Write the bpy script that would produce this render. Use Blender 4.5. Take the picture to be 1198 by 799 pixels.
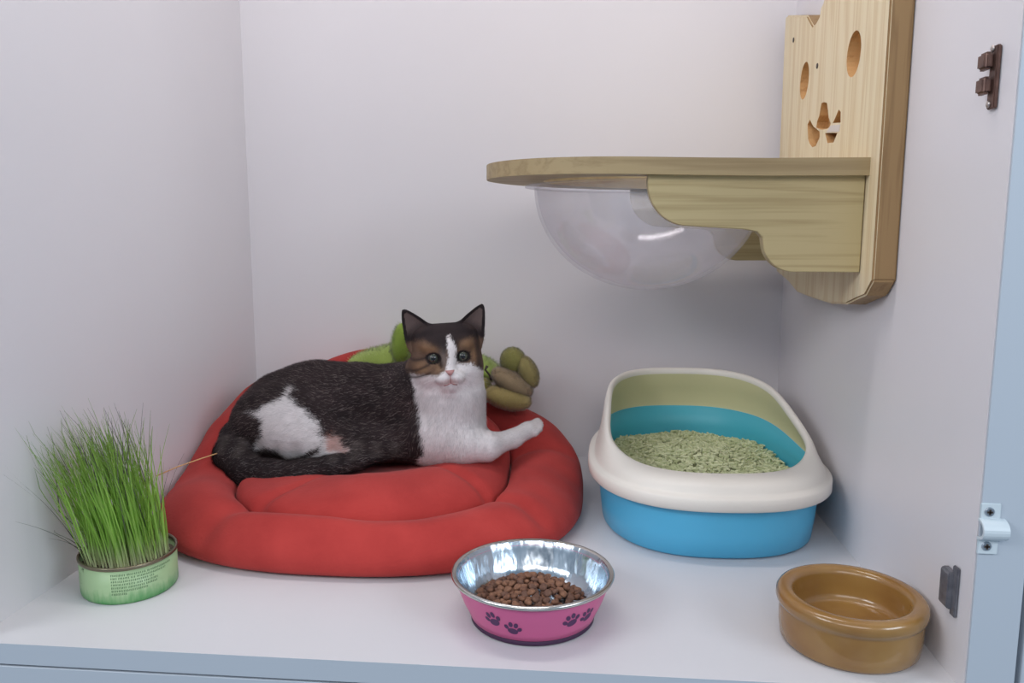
import bpy, bmesh, math, random
import numpy as np
from mathutils import Vector, Matrix
random.seed(7); rng = np.random.default_rng(7)
for o in list(bpy.data.objects): bpy.data.objects.remove(o)
SC = bpy.context.scene; COL = SC.collection
PI = math.pi

# ------------------------------------------------------------------ camera
cam_d = bpy.data.cameras.new('camera'); cam = bpy.data.objects.new('camera', cam_d); COL.objects.link(cam)
cam_d.sensor_width = 36; cam_d.lens = 924.9 / 1198 * 36; cam_d.clip_start = .01
CR = Vector((0.995963, 0.089759, 0.001071)); CU = Vector((-0.013717, 0.140389, 0.990001)); CF = Vector((-0.088711, 0.986019, -0.141054))
cam.matrix_world = Matrix(((CR.x, CU.x, -CF.x, 0.12385), (CR.y, CU.y, -CF.y, -0.65368), (CR.z, CU.z, -CF.z, 0.38863), (0, 0, 0, 1)))
SC.camera = cam
# ------------------------------------------------------------------ colour management, world, lights
SC.view_settings.view_transform = 'Standard'; SC.view_settings.look = 'None'
SC.view_settings.exposure = 0; SC.view_settings.gamma = 1; SC.view_settings.use_curve_mapping = False
W = bpy.data.worlds.new('world'); SC.world = W; W.use_nodes = True
wn = W.node_tree; bg = wn.nodes['Background']
tc = wn.nodes.new('ShaderNodeTexCoord'); nz = wn.nodes.new('ShaderNodeTexNoise'); nz.inputs['Scale'].default_value = 2.2
cr = wn.nodes.new('ShaderNodeValToRGB')
cr.color_ramp.elements[0].position = .38; cr.color_ramp.elements[0].color = (.24, .32, .42, 1)
cr.color_ramp.elements[1].position = .62; cr.color_ramp.elements[1].color = (.56, .68, .84, 1)
wn.links.new(tc.outputs['Generated'], nz.inputs['Vector']); wn.links.new(nz.outputs['Fac'], cr.inputs['Fac'])
wn.links.new(cr.outputs['Color'], bg.inputs['Color']); bg.inputs['Strength'].default_value = .62
def area(name, loc, target, sx, sy, power, color):
    d = bpy.data.lights.new(name, 'AREA'); d.shape = 'RECTANGLE'; d.size = sx; d.size_y = sy; d.energy = power; d.color = color
    o = bpy.data.objects.new(name, d); COL.objects.link(o); o.location = loc
    o.rotation_euler = (Vector(target) - Vector(loc)).to_track_quat('-Z', 'Y').to_euler(); return o
area('cabinet_lamp', (-.05, .14, 1.27), (-.05, .22, 0), .70, .09, 3.7, (1.0, .93, .91))
area('room_fill_lamp', (1.6, -1.0, 1.0), (-.4, .3, .2), .9, .5, 14, (.80, .90, 1.0))  # added bluish fill from the right, unseen, brightens the left wall
area('room_fill_lamp', (-1.5, -1.1, 1.3), (.4, .35, .2), .9, .5, 15, (.93, .96, 1.0))  # unseen room light set low at the side as fill for the right wall
area('room_fill_lamp', (.0, -1.5, 1.15), (0, .6, .25), 1.5, .6, 10, (1.0, .945, .93))  # added broad frontal fill, unseen, evens out the back wall

# ------------------------------------------------------------------ materials
def mat(name, col, rough=.5, metal=0, spec=.5, **kw):
    m = bpy.data.materials.new(name); m.use_nodes = True; b = m.node_tree.nodes['Principled BSDF']
    b.inputs['Base Color'].default_value = (*col, 1); b.inputs['Roughness'].default_value = rough
    b.inputs['Metallic'].default_value = metal; b.inputs['Specular IOR Level'].default_value = spec
    for k, v in kw.items(): b.inputs[k.replace('_', ' ')].default_value = v
    return m
def nodes(m): return m.node_tree.nodes, m.node_tree.links, m.node_tree.nodes['Principled BSDF']
def noisy(m, scale=40, c1=None, c2=None, bump=0, bscale=None, detail=6, stretch=None, dist=.002):
    n, l, b = nodes(m)
    t = n.new('ShaderNodeTexCoord'); mp = n.new('ShaderNodeMapping'); l.new(t.outputs['Object'], mp.inputs['Vector'])
    if stretch: mp.inputs['Scale'].default_value = stretch
    if c1:
        a = n.new('ShaderNodeTexNoise'); a.inputs['Scale'].default_value = scale; a.inputs['Detail'].default_value = detail
        l.new(mp.outputs[0], a.inputs['Vector'])
        r = n.new('ShaderNodeValToRGB'); r.color_ramp.elements[0].position = .35; r.color_ramp.elements[1].position = .65
        r.color_ramp.elements[0].color = (*c1, 1); r.color_ramp.elements[1].color = (*c2, 1)
        l.new(a.outputs['Fac'], r.inputs['Fac']); l.new(r.outputs['Color'], b.inputs['Base Color'])
    if bump:
        a2 = n.new('ShaderNodeTexNoise'); a2.inputs['Scale'].default_value = bscale or scale; a2.inputs['Detail'].default_value = detail
        l.new(mp.outputs[0], a2.inputs['Vector'])
        bp = n.new('ShaderNodeBump'); bp.inputs['Strength'].default_value = bump; bp.inputs['Distance'].default_value = dist
        l.new(a2.outputs['Fac'], bp.inputs['Height']); l.new(bp.outputs['Normal'], b.inputs['Normal'])
    return m
M = {}
M['laminate'] = noisy(mat('white laminate', (.73, .705, .725), .38, spec=.35), 3, (.725, .70, .72), (.745, .72, .738), .03, 300)
M['floor'] = noisy(mat('white laminate floor', (.64, .635, .655), .42, spec=.4), 4, (.635, .63, .65), (.655, .65, .67), .03, 300)
M['edge'] = mat('pale blue grey edging', (.47, .525, .585), .45)
M['gap'] = mat('dark joint', (.10, .12, .16), .7)
def wood(name, c1, c2, axis, ring=1.0):
    """pine: long streaks along one object axis, knotted growth lines"""
    m = mat(name, c1, .5, spec=.3); n, l, b = nodes(m)
    t = n.new('ShaderNodeTexCoord'); mp = n.new('ShaderNodeMapping'); l.new(t.outputs['Object'], mp.inputs['Vector'])
    s = [34 * ring] * 3; s[axis] = 1.6 * ring; mp.inputs['Scale'].default_value = s
    a = n.new('ShaderNodeTexNoise'); a.inputs['Scale'].default_value = 1.0; a.inputs['Detail'].default_value = 3; a.inputs['Distortion'].default_value = .4
    l.new(mp.outputs[0], a.inputs['Vector'])
    s2 = [420] * 3; s2[axis] = 9; mp2 = n.new('ShaderNodeMapping'); mp2.inputs['Scale'].default_value = s2; l.new(t.outputs['Object'], mp2.inputs['Vector'])
    f = n.new('ShaderNodeTexNoise'); f.inputs['Scale'].default_value = 1; l.new(mp2.outputs[0], f.inputs['Vector'])
    mul = n.new('ShaderNodeMath'); mul.operation = 'MULTIPLY'; mul.inputs[1].default_value = 5.0; l.new(a.outputs['Fac'], mul.inputs[0])
    fr = n.new('ShaderNodeMath'); fr.operation = 'PINGPONG'; fr.inputs[1].default_value = .5; l.new(mul.outputs[0], fr.inputs[0])
    ad = n.new('ShaderNodeMath'); ad.operation = 'MULTIPLY_ADD'; ad.inputs[1].default_value = .6; l.new(f.outputs['Fac'], ad.inputs[0]); l.new(fr.outputs[0], ad.inputs[2])
    r = n.new('ShaderNodeValToRGB'); e = r.color_ramp.elements
    e[0].position = .28; e[0].color = (*c2, 1); e[1].position = .62; e[1].color = (*c1, 1)
    l.new(ad.outputs[0], r.inputs['Fac']); l.new(r.outputs['Color'], b.inputs['Base Color'])
    bp = n.new('ShaderNodeBump'); bp.inputs['Strength'].default_value = .1; bp.inputs['Distance'].default_value = .001
    l.new(f.outputs['Fac'], bp.inputs['Height']); l.new(bp.outputs['Normal'], b.inputs['Normal'])
    return m
M['pine_v'] = wood('pine upright grain', (.74, .63, .43), (.65, .51, .31), 2)
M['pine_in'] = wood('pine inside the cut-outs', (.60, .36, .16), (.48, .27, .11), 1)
M['pine_h_shaded'] = wood('pine lengthwise grain shaded', (.50, .405, .215), (.40, .31, .155), 0)  # same pine darkened: dimmer light on front faces put into the colour
M['pine_front_shaded'] = wood('pine board edge shaded', (.37, .28, .15), (.30, .22, .115), 0)  # board rim darker again, its front shade painted into the colour
M['pine_cut_shaded'] = wood('pine cut edge shaded', (.34, .215, .10), (.27, .165, .075), 2, 1.3)  # panel edge: same pine, shade of the front side put into the colour

# ------------------------------------------------------------------ mesh helpers
def link(name, me, m=None, parent=None, smooth=False, loc=None, **props):
    o = bpy.data.objects.new(name, me); COL.objects.link(o)
    if m is not None:
        for x in (m if isinstance(m, (list, tuple)) else [m]): me.materials.append(x)
    if smooth: me.polygons.foreach_set('use_smooth', [True] * len(me.polygons))
    if parent is not None: o.parent = parent
    if loc is not None: o.location = loc
    for k, v in props.items(): o[k] = v
    return o
def thing(name, label, cat, loc=(0, 0, 0), rz=0, group=None):
    o = bpy.data.objects.new(name, None); COL.objects.link(o); o.location = loc; o.rotation_euler.z = rz
    o.empty_display_size = .02; o['label'] = label; o['category'] = cat
    if group: o['group'] = group
    return o
def mesh(v, f, name='m'):
    me = bpy.data.meshes.new(name); me.from_pydata([tuple(map(float, p)) for p in v], [], [tuple(int(i) for i in q) for q in f]); me.update(); return me
def bm_mesh(bm, name='m'):
    bmesh.ops.recalc_face_normals(bm, faces=bm.faces[:]); me = bpy.data.meshes.new(name); bm.to_mesh(me); bm.free(); return me
def box_bm(x0, x1, y0, y1, z0, z1, bev=0, seg=2, bm=None):
    own = bm is None; bm = bm or bmesh.new()
    r = bmesh.ops.create_cube(bm, size=1, matrix=Matrix.Translation(((x0+x1)/2, (y0+y1)/2, (z0+z1)/2)) @ Matrix.Diagonal((x1-x0, y1-y0, z1-z0, 1)))
    if bev:
        es = list({e for v in r['verts'] for e in v.link_edges}); bmesh.ops.bevel(bm, geom=es, offset=bev, segments=seg, affect='EDGES')
    return bm
def prism(poly, axis, a, b, bev=0, seg=2):
    """polygon extruded along an axis; axis 1: poly=(x,z); axis 0: poly=(y,z); axis 2: poly=(x,y)"""
    bm = bmesh.new()
    def P(q, h): return {0: (h, q[0], q[1]), 1: (q[0], h, q[1]), 2: (q[0], q[1], h)}[axis]
    va = [bm.verts.new(P(q, a)) for q in poly]; vb = [bm.verts.new(P(q, b)) for q in poly]; n = len(poly)
    bm.faces.new(va); bm.faces.new(vb[::-1])
    for i in range(n): bm.faces.new((va[i], vb[i], vb[(i+1) % n], va[(i+1) % n]))
    bmesh.ops.recalc_face_normals(bm, faces=bm.faces[:])
    if bev:
        es = [e for e in bm.edges if len(e.link_faces) == 2 and e.calc_face_angle() > .6]
        bmesh.ops.bevel(bm, geom=es, offset=bev, segments=seg, affect='EDGES')
    return bm
def lathe(prof, n=72, closed=False, sx=1, sy=1):
    v = []; f = []
    for (r, z) in prof:
        for i in range(n):
            a = 2*PI*i/n; v.append((r*math.cos(a)*sx, r*math.sin(a)*sy, z))
    k = len(prof); rng_ = range(k if closed else k-1)
    for j in rng_:
        for i in range(n):
            j2 = (j+1) % k; f.append((j*n+i, j*n+(i+1) % n, j2*n+(i+1) % n, j2*n+i))
    if not closed:
        if prof[0][0] < .002: f.append(tuple(range(n))[::-1])
        if prof[-1][0] < .002: f.append(tuple((k-1)*n+i for i in range(n)))
    me = mesh(v, f); bm = bmesh.new(); bm.from_mesh(me); bpy.data.meshes.remove(me); return bm_mesh(bm)
def rings_mesh(rings, close_first=False, close_last=False):
    """rings: list of (n,3) arrays"""
    n = len(rings[0]); v = np.vstack(rings); f = []
    for j in range(len(rings)-1):
        for i in range(n): f.append((j*n+i, j*n+(i+1) % n, (j+1)*n+(i+1) % n, (j+1)*n+i))
    if close_first: f.append(tuple(range(n))[::-1])
    if close_last: f.append(tuple((len(rings)-1)*n+i for i in range(n)))
    me = mesh(v, f); bm = bmesh.new(); bm.from_mesh(me); bpy.data.meshes.remove(me); return bm_mesh(bm)
def tube_bm(pts, rad, n=8, bm=None):
    bm = bm or bmesh.new(); pts = [Vector(p) for p in pts]; prev = None
    rad = rad if isinstance(rad, (list, tuple)) else [rad]*len(pts); rs = []
    for i, p in enumerate(pts):
        d = (pts[min(i+1, len(pts)-1)] - pts[max(i-1, 0)]).normalized()
        u = d.orthogonal().normalized() if prev is None else (prev - d*prev.dot(d)).normalized(); prev = u; w = d.cross(u)
        rs.append([bm.verts.new(p + (u*math.cos(2*PI*k/n) + w*math.sin(2*PI*k/n))*rad[i]) for k in range(n)])
    for a, b in zip(rs, rs[1:]):
        for k in range(n): bm.faces.new((a[k], a[(k+1) % n], b[(k+1) % n], b[k]))
    bm.faces.new(rs[0][::-1]); bm.faces.new(rs[-1]); return bm
def vnoise(P, s, seed=0):
    """cheap smooth noise in [-1,1] from summed sines"""
    r = np.random.default_rng(seed); P = np.asarray(P, float); out = np.zeros(len(P))
    for k in range(10):
        d = r.normal(size=3); d /= np.linalg.norm(d); out += np.sin(P @ d * s * r.uniform(.6, 1.7) + r.uniform(0, 6.28))
    return out / 4.5
def sstep(a, b, x): t = np.clip((x-a)/(b-a), 0, 1); return t*t*(3-2*t)

# ------------------------------------------------------------------ the setting: a white laminate cabinet bay
HW, DP, TOP = .45, .677, 1.30
def struct(name, bm, m): return link(name, bm_mesh(bm), m, kind='structure')
struct('floor', box_bm(-HW-.02, HW+.02, 0, DP+.02, -.0205, 0), [M['floor'], M['edge']])
fl = bpy.data.objects['floor'].data
for p in fl.polygons: p.material_index = 1 if p.normal.y < -.5 else 0
struct('wall_back', box_bm(-HW-.02, HW+.02, DP, DP+.018, 0, TOP), M['laminate'])
struct('wall_left', box_bm(-HW-.02, -HW, 0, DP, 0, TOP), M['laminate'])
struct('wall_right', box_bm(HW, HW+.02, .0006, DP, 0, TOP), M['laminate'])
struct('ceiling', box_bm(-HW-.02, HW+.02, 0, DP, TOP, TOP+.018), M['laminate'])
struct('trim_1', box_bm(HW+.0005, HW+.039, -.0015, .0004, -.0205, TOP, .0004, 1), M['edge'])       # face of the right-hand upright
struct('trim_2', box_bm(-.60, HW+.039, .001, .018, -.16, -.0235, .0006, 1), M['edge'])              # panel under the floor board
struct('trim_3', box_bm(HW+.044, HW+.30, -.001, .018, -.16, TOP, .0006, 1), M['edge'])               # neighbouring panel
struct('trim_4', box_bm(-.60, HW+.30, .018, .022, -.16, -.0212), M['gap'])                           # dark joint behind the gap
struct('trim_5', box_bm(HW+.0395, HW+.30, .0185, .0225, -.021, TOP), M['gap'])
struct('trim_6', box_bm(-.60, -HW-.0205, .001, .018, -.0205, TOP, .0006, 1), M['edge'])

# ------------------------------------------------------------------ cat shelf with wooden back panel and acrylic bowl
def rot_poly(n, cx, cy, a, b, ang=0, ex=2.0):
    out = []
    for i in range(n):
        t = 2*PI*i/n; c, s = math.cos(t), math.sin(t)
        x = a*math.copysign(abs(c)**(2/ex), c); y = b*math.copysign(abs(s)**(2/ex), s)
        out.append((cx + x*math.cos(ang) - y*math.sin(ang), cy + x*math.sin(ang) + y*math.cos(ang)))
    return out
shelf = thing('cat_shelf', 'pine cat perch on the right wall with a clear bowl hanging under its rounded shelf', 'cat shelf', (HW, .42, .30))
def under(o): o.parent = shelf; o.matrix_parent_inverse = Matrix.Translation((-HW, -.42, -.30)); return o
# back panel: cat head outline, y from .205 to .635
PX0, PX1 = .425, .4495
out = [(.205, .335), (.225, .318), (.250, .312), (.285, .303), (.34, .2985), (.42, .2985), (.50, .3005), (.545, .311), (.575, .316), (.618, .322), (.635, .340),
       (.6385, .60), (.640, .683), (.6395, .707), (.632, .7085), (.603, .7015), (.535, .684), (.5175, .680), (.500, .668), (.485, .658), (.468, .659), (.455, .663), (.451, .673), (.441, .676), (.42, .700), (.40, .722), (.36, .742), (.325, .75), (.30, .765), (.262, .79), (.235, .81), (.214, .81), (.205, .79)]
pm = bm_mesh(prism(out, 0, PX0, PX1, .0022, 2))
panel = under(link('back_panel', pm, [M['pine_v'], M['pine_cut_shaded'], M['pine_in']]))
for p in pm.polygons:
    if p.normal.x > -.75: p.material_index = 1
cuts = [rot_poly(28, .3083, .5848, .0240, .0250, .3), rot_poly(28, .5125, .592, .0215, .0250, .3),
        [(.4238, .5486), (.4120, .5480), (.4008, .5451), (.3950, .5360), (.3899, .5258), (.3797, .5174), (.3850, .5140), (.3947, .5128), (.4173, .5146), (.4419, .5200), (.4400, .5270), (.4313, .5343), (.4280, .5430)],
        [(.4746, .5349), (.4640, .5280), (.4530, .5222), (.4435, .5195), (.4252, .5130), (.4235, .5068), (.4399, .4966), (.4562, .4967), (.4700, .5030), (.4783, .5098), (.4849, .5292)],
        [(.3516, .5302), (.3434, .5263), (.3418, .5138), (.3717, .5171), (.3620, .5230)],
        [(.4013, .5085), (.3510, .5030), (.3650, .4932), (.3889, .4950)]]
vis = []
for k, c in enumerate(cuts):
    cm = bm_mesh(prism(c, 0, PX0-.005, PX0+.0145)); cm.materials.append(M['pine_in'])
    co = bpy.data.objects.new('cutter', cm); COL.objects.link(co); vis.append(co)
    md = panel.modifiers.new('b', 'BOOLEAN'); md.object = co; md.operation = 'DIFFERENCE'; md.solver = 'EXACT'
bpy.context.view_layer.update()
dg = bpy.context.evaluated_depsgraph_get(); nm = bpy.data.meshes.new_from_object(panel.evaluated_get(dg)); panel.modifiers.clear(); panel.data = nm
for co in vis: bpy.data.objects.remove(co)
M['screw'] = mat('dark screw hole', (.06, .045, .035), .5, .3)
for (y, z) in ((.583, .662), (.452, .600)):
    bm = bmesh.new(); bmesh.ops.create_cone(bm, cap_ends=True, segments=16, radius1=.0035, radius2=.0035, depth=.0012, matrix=Matrix.Translation((PX0-.0002, y, z)) @ Matrix.Rotation(PI/2, 4, 'Y'))
    under(link('screw', bm_mesh(bm), M['screw'], label='dark round screw head'))
chip = [(.3795, .5150), (.3417, .5118), (.3442, .5036), (.3940, .5087)]
under(link('repair_patch', bm_mesh(prism(chip, 0, PX0-.0004, PX0+.001)), mat('off-white filler', (.66, .60, .56), .8), label='small off-white chipped spot under the nose cut-out'))
# shelf board with a round hole for the bowl
BX, BY, BR = .206, .408, .148
def board_outline():
    o = [(PX0, .232)]
    o += [(x, .232) for x in (.38, .32, .26, .22)]
    for i in range(0, 33):
        t = -PI/2 - PI*i/32; o.append((.185 + .19*math.cos(t), .412 + .180*math.sin(t)))
    o += [(.24, .592), (.32, .592), (PX0, .592)]
    return o
def board_mesh(z0, z1):
    bm = bmesh.new(); oo = board_outline(); hole = [(BX + (BR-.012)*math.cos(2*PI*i/64), BY + (BR-.012)*math.sin(2*PI*i/64)) for i in range(64)]
    def loop(pts, z): 
        vs = [bm.verts.new((x, y, z)) for x, y in pts]; es = [bm.edges.new((vs[i], vs[(i+1) % len(vs)])) for i in range(len(vs))]; return vs, es
    L = {}
    for z in (z0, z1):
        a, ea = loop(oo, z); b, eb = loop(hole, z); L[z] = (a, b); bmesh.ops.triangle_fill(bm, edges=ea+eb, use_beauty=True)
    for k in (0, 1):
        a, b = L[z0][k], L[z1][k]
        for i in range(len(a)): bm.faces.new((a[i], a[(i+1) % len(a)], b[(i+1) % len(a)], b[i]))
    return bm
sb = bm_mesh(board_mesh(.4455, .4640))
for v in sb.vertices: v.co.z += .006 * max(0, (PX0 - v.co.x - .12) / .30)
so_ = under(link('shelf_board', sb, [M['pine_h_shaded'], M['pine_front_shaded']]))
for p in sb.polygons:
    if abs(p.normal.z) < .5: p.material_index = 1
M['brass'] = mat('dull metal', (.30, .27, .22), .4, .8)
for x in (.203, .330, .395):
    bm = bmesh.new(); bmesh.ops.create_uvsphere(bm, u_segments=16, v_segments=8, radius=.004, matrix=Matrix.Translation((x, .262, .4645 + .006*max(0, (PX0-x-.12)/.3))) @ Matrix.Diagonal((1, 1, .5, 1)))
    under(link('screw', bm_mesh(bm), M['brass'], None, True, label='small domed screw on the shelf edge'))
def bracket_poly():
    p = [(PX0-.0008, .4462), (.193, .4482), (.193, .440)]
    for i in range(1, 13):     # first concave-convex sweep
        t = i/12; p.append((.193 + .046*(1-math.cos(t*PI/2)), .440 - .048*math.sin(t*PI/2)))
    p += [(.262, .3905), (.300, .3885), (.313, .386), (.319, .380)]
    for i in range(1, 13):
        t = i/12; p.append((.320 + .034*(1-math.cos(t*PI/2)), .376 - .034*math.sin(t*PI/2)))
    p += [(PX0-.0008, .342)]
    return p
under(link('bracket', bm_mesh(prism(bracket_poly(), 1, .242, .260, .0008, 1)), M['pine_h_shaded']))
under(link('bracket', bm_mesh(prism(bracket_poly(), 1, .568, .586, .0008, 1)), M['pine_h_shaded']))
# clear acrylic bowl with flange
M['acrylic'] = mat('clear acrylic', (.93, .93, .95), .06, IOR=1.2, Transmission_Weight=1.0, spec=.5)
nb, lb, bb = nodes(M['acrylic'])
tr = nb.new('ShaderNodeBsdfTransparent'); tr.inputs['Color'].default_value = (.94, .935, .945, 1)
gl = nb.new('ShaderNodeBsdfGlossy'); gl.inputs['Roughness'].default_value = .08; gl.inputs['Color'].default_value = (.9, .92, .95, 1)
df = nb.new('ShaderNodeBsdfDiffuse'); df.inputs['Color'].default_value = (.85, .83, .86, 1)
lw = nb.new('ShaderNodeLayerWeight'); lw.inputs['Blend'].default_value = .22
mx1 = nb.new('ShaderNodeMixShader'); mx1.inputs[0].default_value = .15; mx2 = nb.new('ShaderNodeMixShader')
lb.new(tr.outputs[0], mx1.inputs[1]); lb.new(df.outputs[0], mx1.inputs[2]); pw = nb.new('ShaderNodeMath'); pw.operation = 'POWER'; pw.inputs[1].default_value = 2.5; lb.new(lw.outputs['Facing'], pw.inputs[0])
sc = nb.new('ShaderNodeMath'); sc.operation = 'MULTIPLY_ADD'; sc.inputs[1].default_value = .42; sc.inputs[2].default_value = .035; lb.new(pw.outputs[0], sc.inputs[0]); lb.new(sc.outputs[0], mx2.inputs[0])
lb.new(mx1.outputs[0], mx2.inputs[1]); lb.new(gl.outputs[0], mx2.inputs[2]); lb.new(mx2.outputs[0], nb['Material Output'].inputs['Surface'])
prof = []
zr = .4450
R = BR
for i in range(26):
    t = i/25*PI/2; prof.append((max(.0005, R*math.cos(t)), zr - .002 - .134*math.sin(t)))
inner = [(max(.0005, r-.003), z + .003) if i else (r-.003, z) for i, (r, z) in enumerate(prof)][::-1]
prof = [(R-.004, zr-.0005), (R+.012, zr-.0005), (R+.012, zr-.003)] + prof
bowl = under(link('acrylic_bowl', lathe(prof + inner, 96), M['acrylic'], None, True, label='clear half-round acrylic bowl'))
bowl.location = (BX, BY, 0); bowl.matrix_parent_inverse = Matrix.Translation((-HW, -.42, -.30))

# ------------------------------------------------------------------ catches and bolt keeper on the right side
M['bronze'] = noisy(mat('brown bronze metal', (.13, .075, .06), .42, .7), 60, (.11, .065, .055), (.20, .12, .095))
M['steel_dark'] = noisy(mat('grey steel', (.16, .16, .18), .45, .3), 90, (.12, .12, .14), (.20, .20, .22))
t = thing('ball_catch', 'brown metal double roller catch high on the right wall edge', 'cabinet catch', (HW, .036, .485))
def par(o, t):
    o.parent = t; o.matrix_parent_inverse = Matrix.Translation(-Vector(t.location)); return o
par(link('mounting_plate', bm_mesh(box_bm(.4460, .4495, .026, .037, .484, .533, .0008)), M['bronze']), t)
for z in (.5025, .5215): 
    par(link('roller', bm_mesh(box_bm(.4385, .4458, .029, .043, z-.0068, z+.0068, .0022, 3)), M['bronze']), t)
for z in (.488, .531):
    bm = bmesh.new(); bmesh.ops.create_uvsphere(bm, u_segments=14, v_segments=8, radius=.0028, matrix=Matrix.Translation((.4455, .033, z)) @ Matrix.Diagonal((.5, 1, 1, 1)))
    par(link('screw', bm_mesh(bm), mat('pale screw', (.5, .45, .42), .35, .8), None, True), t)
t = thing('strike_plate', 'grey metal plate catch low on the right wall beside the brown dish', 'cabinet catch', (HW, .031, .058))
par(link('plate', bm_mesh(box_bm(.4468, .4496, .0215, .030, .0555, .1005, .0008)), M['steel_dark']), t)
par(link('spring_housing', bm_mesh(prism([(.4496, .0605), (.4496, .0945), (.4440, .0945), (.4425, .092), (.4425, .063), (.4440, .0605)], 1, .027, .043, .001, 2)), M['steel_dark']), t)
M['white_plastic'] = mat('white plastic', (.60, .68, .72), .35)
M['screw_steel'] = mat('screw steel', (.45, .5, .55), .3, .9)
t = thing('bolt_keeper', 'white plastic bolt keeper screwed to the front edge of the right upright', 'bolt keeper', (.463, -.002, .123))
for (z0, z1) in ((.1245, .1385), (.1535, .1680)):
    par(link('screw_tab', bm_mesh(box_bm(.4490, .4650, -.0035, -.0016, z0, z1, .0007)), M['white_plastic']), t)
def arch():
    o = []; i_ = []
    for i in range(13):
        a = PI*i/12; o.append((-.0016-.0115*math.sin(a), .1460 - .0092*math.cos(a))); i_.append((-.0016-.0090*math.sin(a), .1460 - .0067*math.cos(a)))
    return o + i_[::-1]
par(link('loop', bm_mesh(prism(arch(), 0, .4485, .4690, .0003, 1)), M['white_plastic'], None, False), t)
for z in (.1315, .1608):
    bm = bmesh.new(); bmesh.ops.create_cone(bm, cap_ends=True, segments=24, radius1=.0042, radius2=.0034, depth=.0012, matrix=Matrix.Translation((.4560, -.0039, z)) @ Matrix.Rotation(PI/2, 4, 'X'))
    s = par(link('screw', bm_mesh(bm), M['screw_steel']), t)
    bm = box_bm(.4538, .4582, -.0049, -.0044, z-.0008, z+.0008); box_bm(.4552, .4568, -.0049, -.0044, z-.0022, z+.0022, bm=bm)
    c = link('cross_slot', bm_mesh(bm), M['screw'], s)

# ------------------------------------------------------------------ litter box
LX, LY, LR = .287, .440, math.radians(3)
lit = thing('litter_box', 'blue and cream hooded litter box full of green pellets in the right back corner', 'litter box', (LX, LY, 0), LR)
NT = 160
TH = np.linspace(0, 2*PI, NT, endpoint=False)
def sup(a, b, ex=2.8, back=1.0):
    c, s = np.cos(TH), np.sin(TH); ex = np.where(s < 0, 2.45, 2.7); x = a*np.sign(c)*abs(c)**(2/ex); y = b*np.sign(s)*abs(s)**(2/ex)
    tap = 1.05 - (1.09-back)*np.clip((y+b)/(2*b), 0, 1)**1.15
    return x*tap, y
def ring(a, b, z, ex=2.8, back=.86, oy=0):
    x, y = sup(a, b, ex, back); z = np.broadcast_to(z, x.shape); return np.stack([x, y+oy, z], 1)
M['blue'] = mat('blue plastic', (.09, .47, .74), .38, spec=.5)
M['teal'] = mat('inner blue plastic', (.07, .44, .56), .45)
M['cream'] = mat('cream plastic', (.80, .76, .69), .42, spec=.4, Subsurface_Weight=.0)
M['olive'] = mat('shaded inside of cream hood', (.66, .62, .36), .6)  # translucent cream again, with the shade inside the hood painted into its colour
A, B = .157, .203
_, yb = sup(A, B)
u = (yb + B)/(2*B)                                     # 0 front .. 1 back
ptop = .084 + .019*sstep(.25, .85, u)
pan = [ring(A-.030, B-.032, .0015), ring(A-.022, B-.024, .0), ring(A-.017, B-.018, .004), ring(A-.014, B-.014, .03), ring(A-.011, B-.010, .070), ring(A-.0105, B-.0095, ptop),
       ring(A-.0125, B-.0115, ptop), ring(A-.013, B-.012, .070), ring(A-.0185, B-.0185, .03), ring(A-.024, B-.025, .006), ring(A-.034, B-.04, .005)]
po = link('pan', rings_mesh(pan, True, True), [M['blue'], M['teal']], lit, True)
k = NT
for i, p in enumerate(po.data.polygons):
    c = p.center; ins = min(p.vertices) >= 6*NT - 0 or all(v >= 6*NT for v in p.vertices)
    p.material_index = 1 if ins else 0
# hood: skirt lip, shoulder, then side walls that climb to the back
yy = np.sin(TH)
_, yb = sup(A, B)
u = (yb + B)/(2*B)                                     # 0 front .. 1 back
hgt = .097 + .070*(.55*sstep(.0, 1.0, u) + .45*sstep(.05, .75, u)) - .003*u
fr = 1 - sstep(.02, .35, u)                            # front part
inw = .008 + .015*fr                                   # how far the opening sits inwards
def rr(off, z, ex=2.8): return ring(A-0+off, B+off, z, ex)
def rv(offs, z):
    x, y = sup(A, B, 2.8, .86); r = np.sqrt(x**2+y**2); s = (r+offs)/r; return np.stack([x*s, y*s, np.broadcast_to(z, x.shape)], 1)
bnd = .086 + .019*sstep(.25, .85, u)
hood = [rv(-.006, .066), rv(.0015, .066), rv(.004, .0685), rv(.004, .0800), rv(.0015, .0830), rv(-.0035, .0838), rv(-.0055, .0865), rv(-.007, .0920 + 0*hgt),
        rv(-.009 - .3*inw, .097 + .25*(hgt-.098)), rv(-.010-.75*inw, .100 + .80*(hgt-.098)), rv(-.011-.95*inw, hgt+.0015), rv(-.013-1.1*inw, hgt+.0035), rv(-.017-1.15*inw, hgt+.001),
        rv(-.0175-1.1*inw, hgt-.006), rv(-.0130-.5*inw, bnd + .5*(hgt-bnd)), rv(-.0105, bnd+.003), rv(-.0108, bnd-.002)]
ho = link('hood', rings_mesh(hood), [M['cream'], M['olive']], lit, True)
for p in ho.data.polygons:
    if all(v >= 13*NT for v in p.vertices): p.material_index = 1
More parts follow.
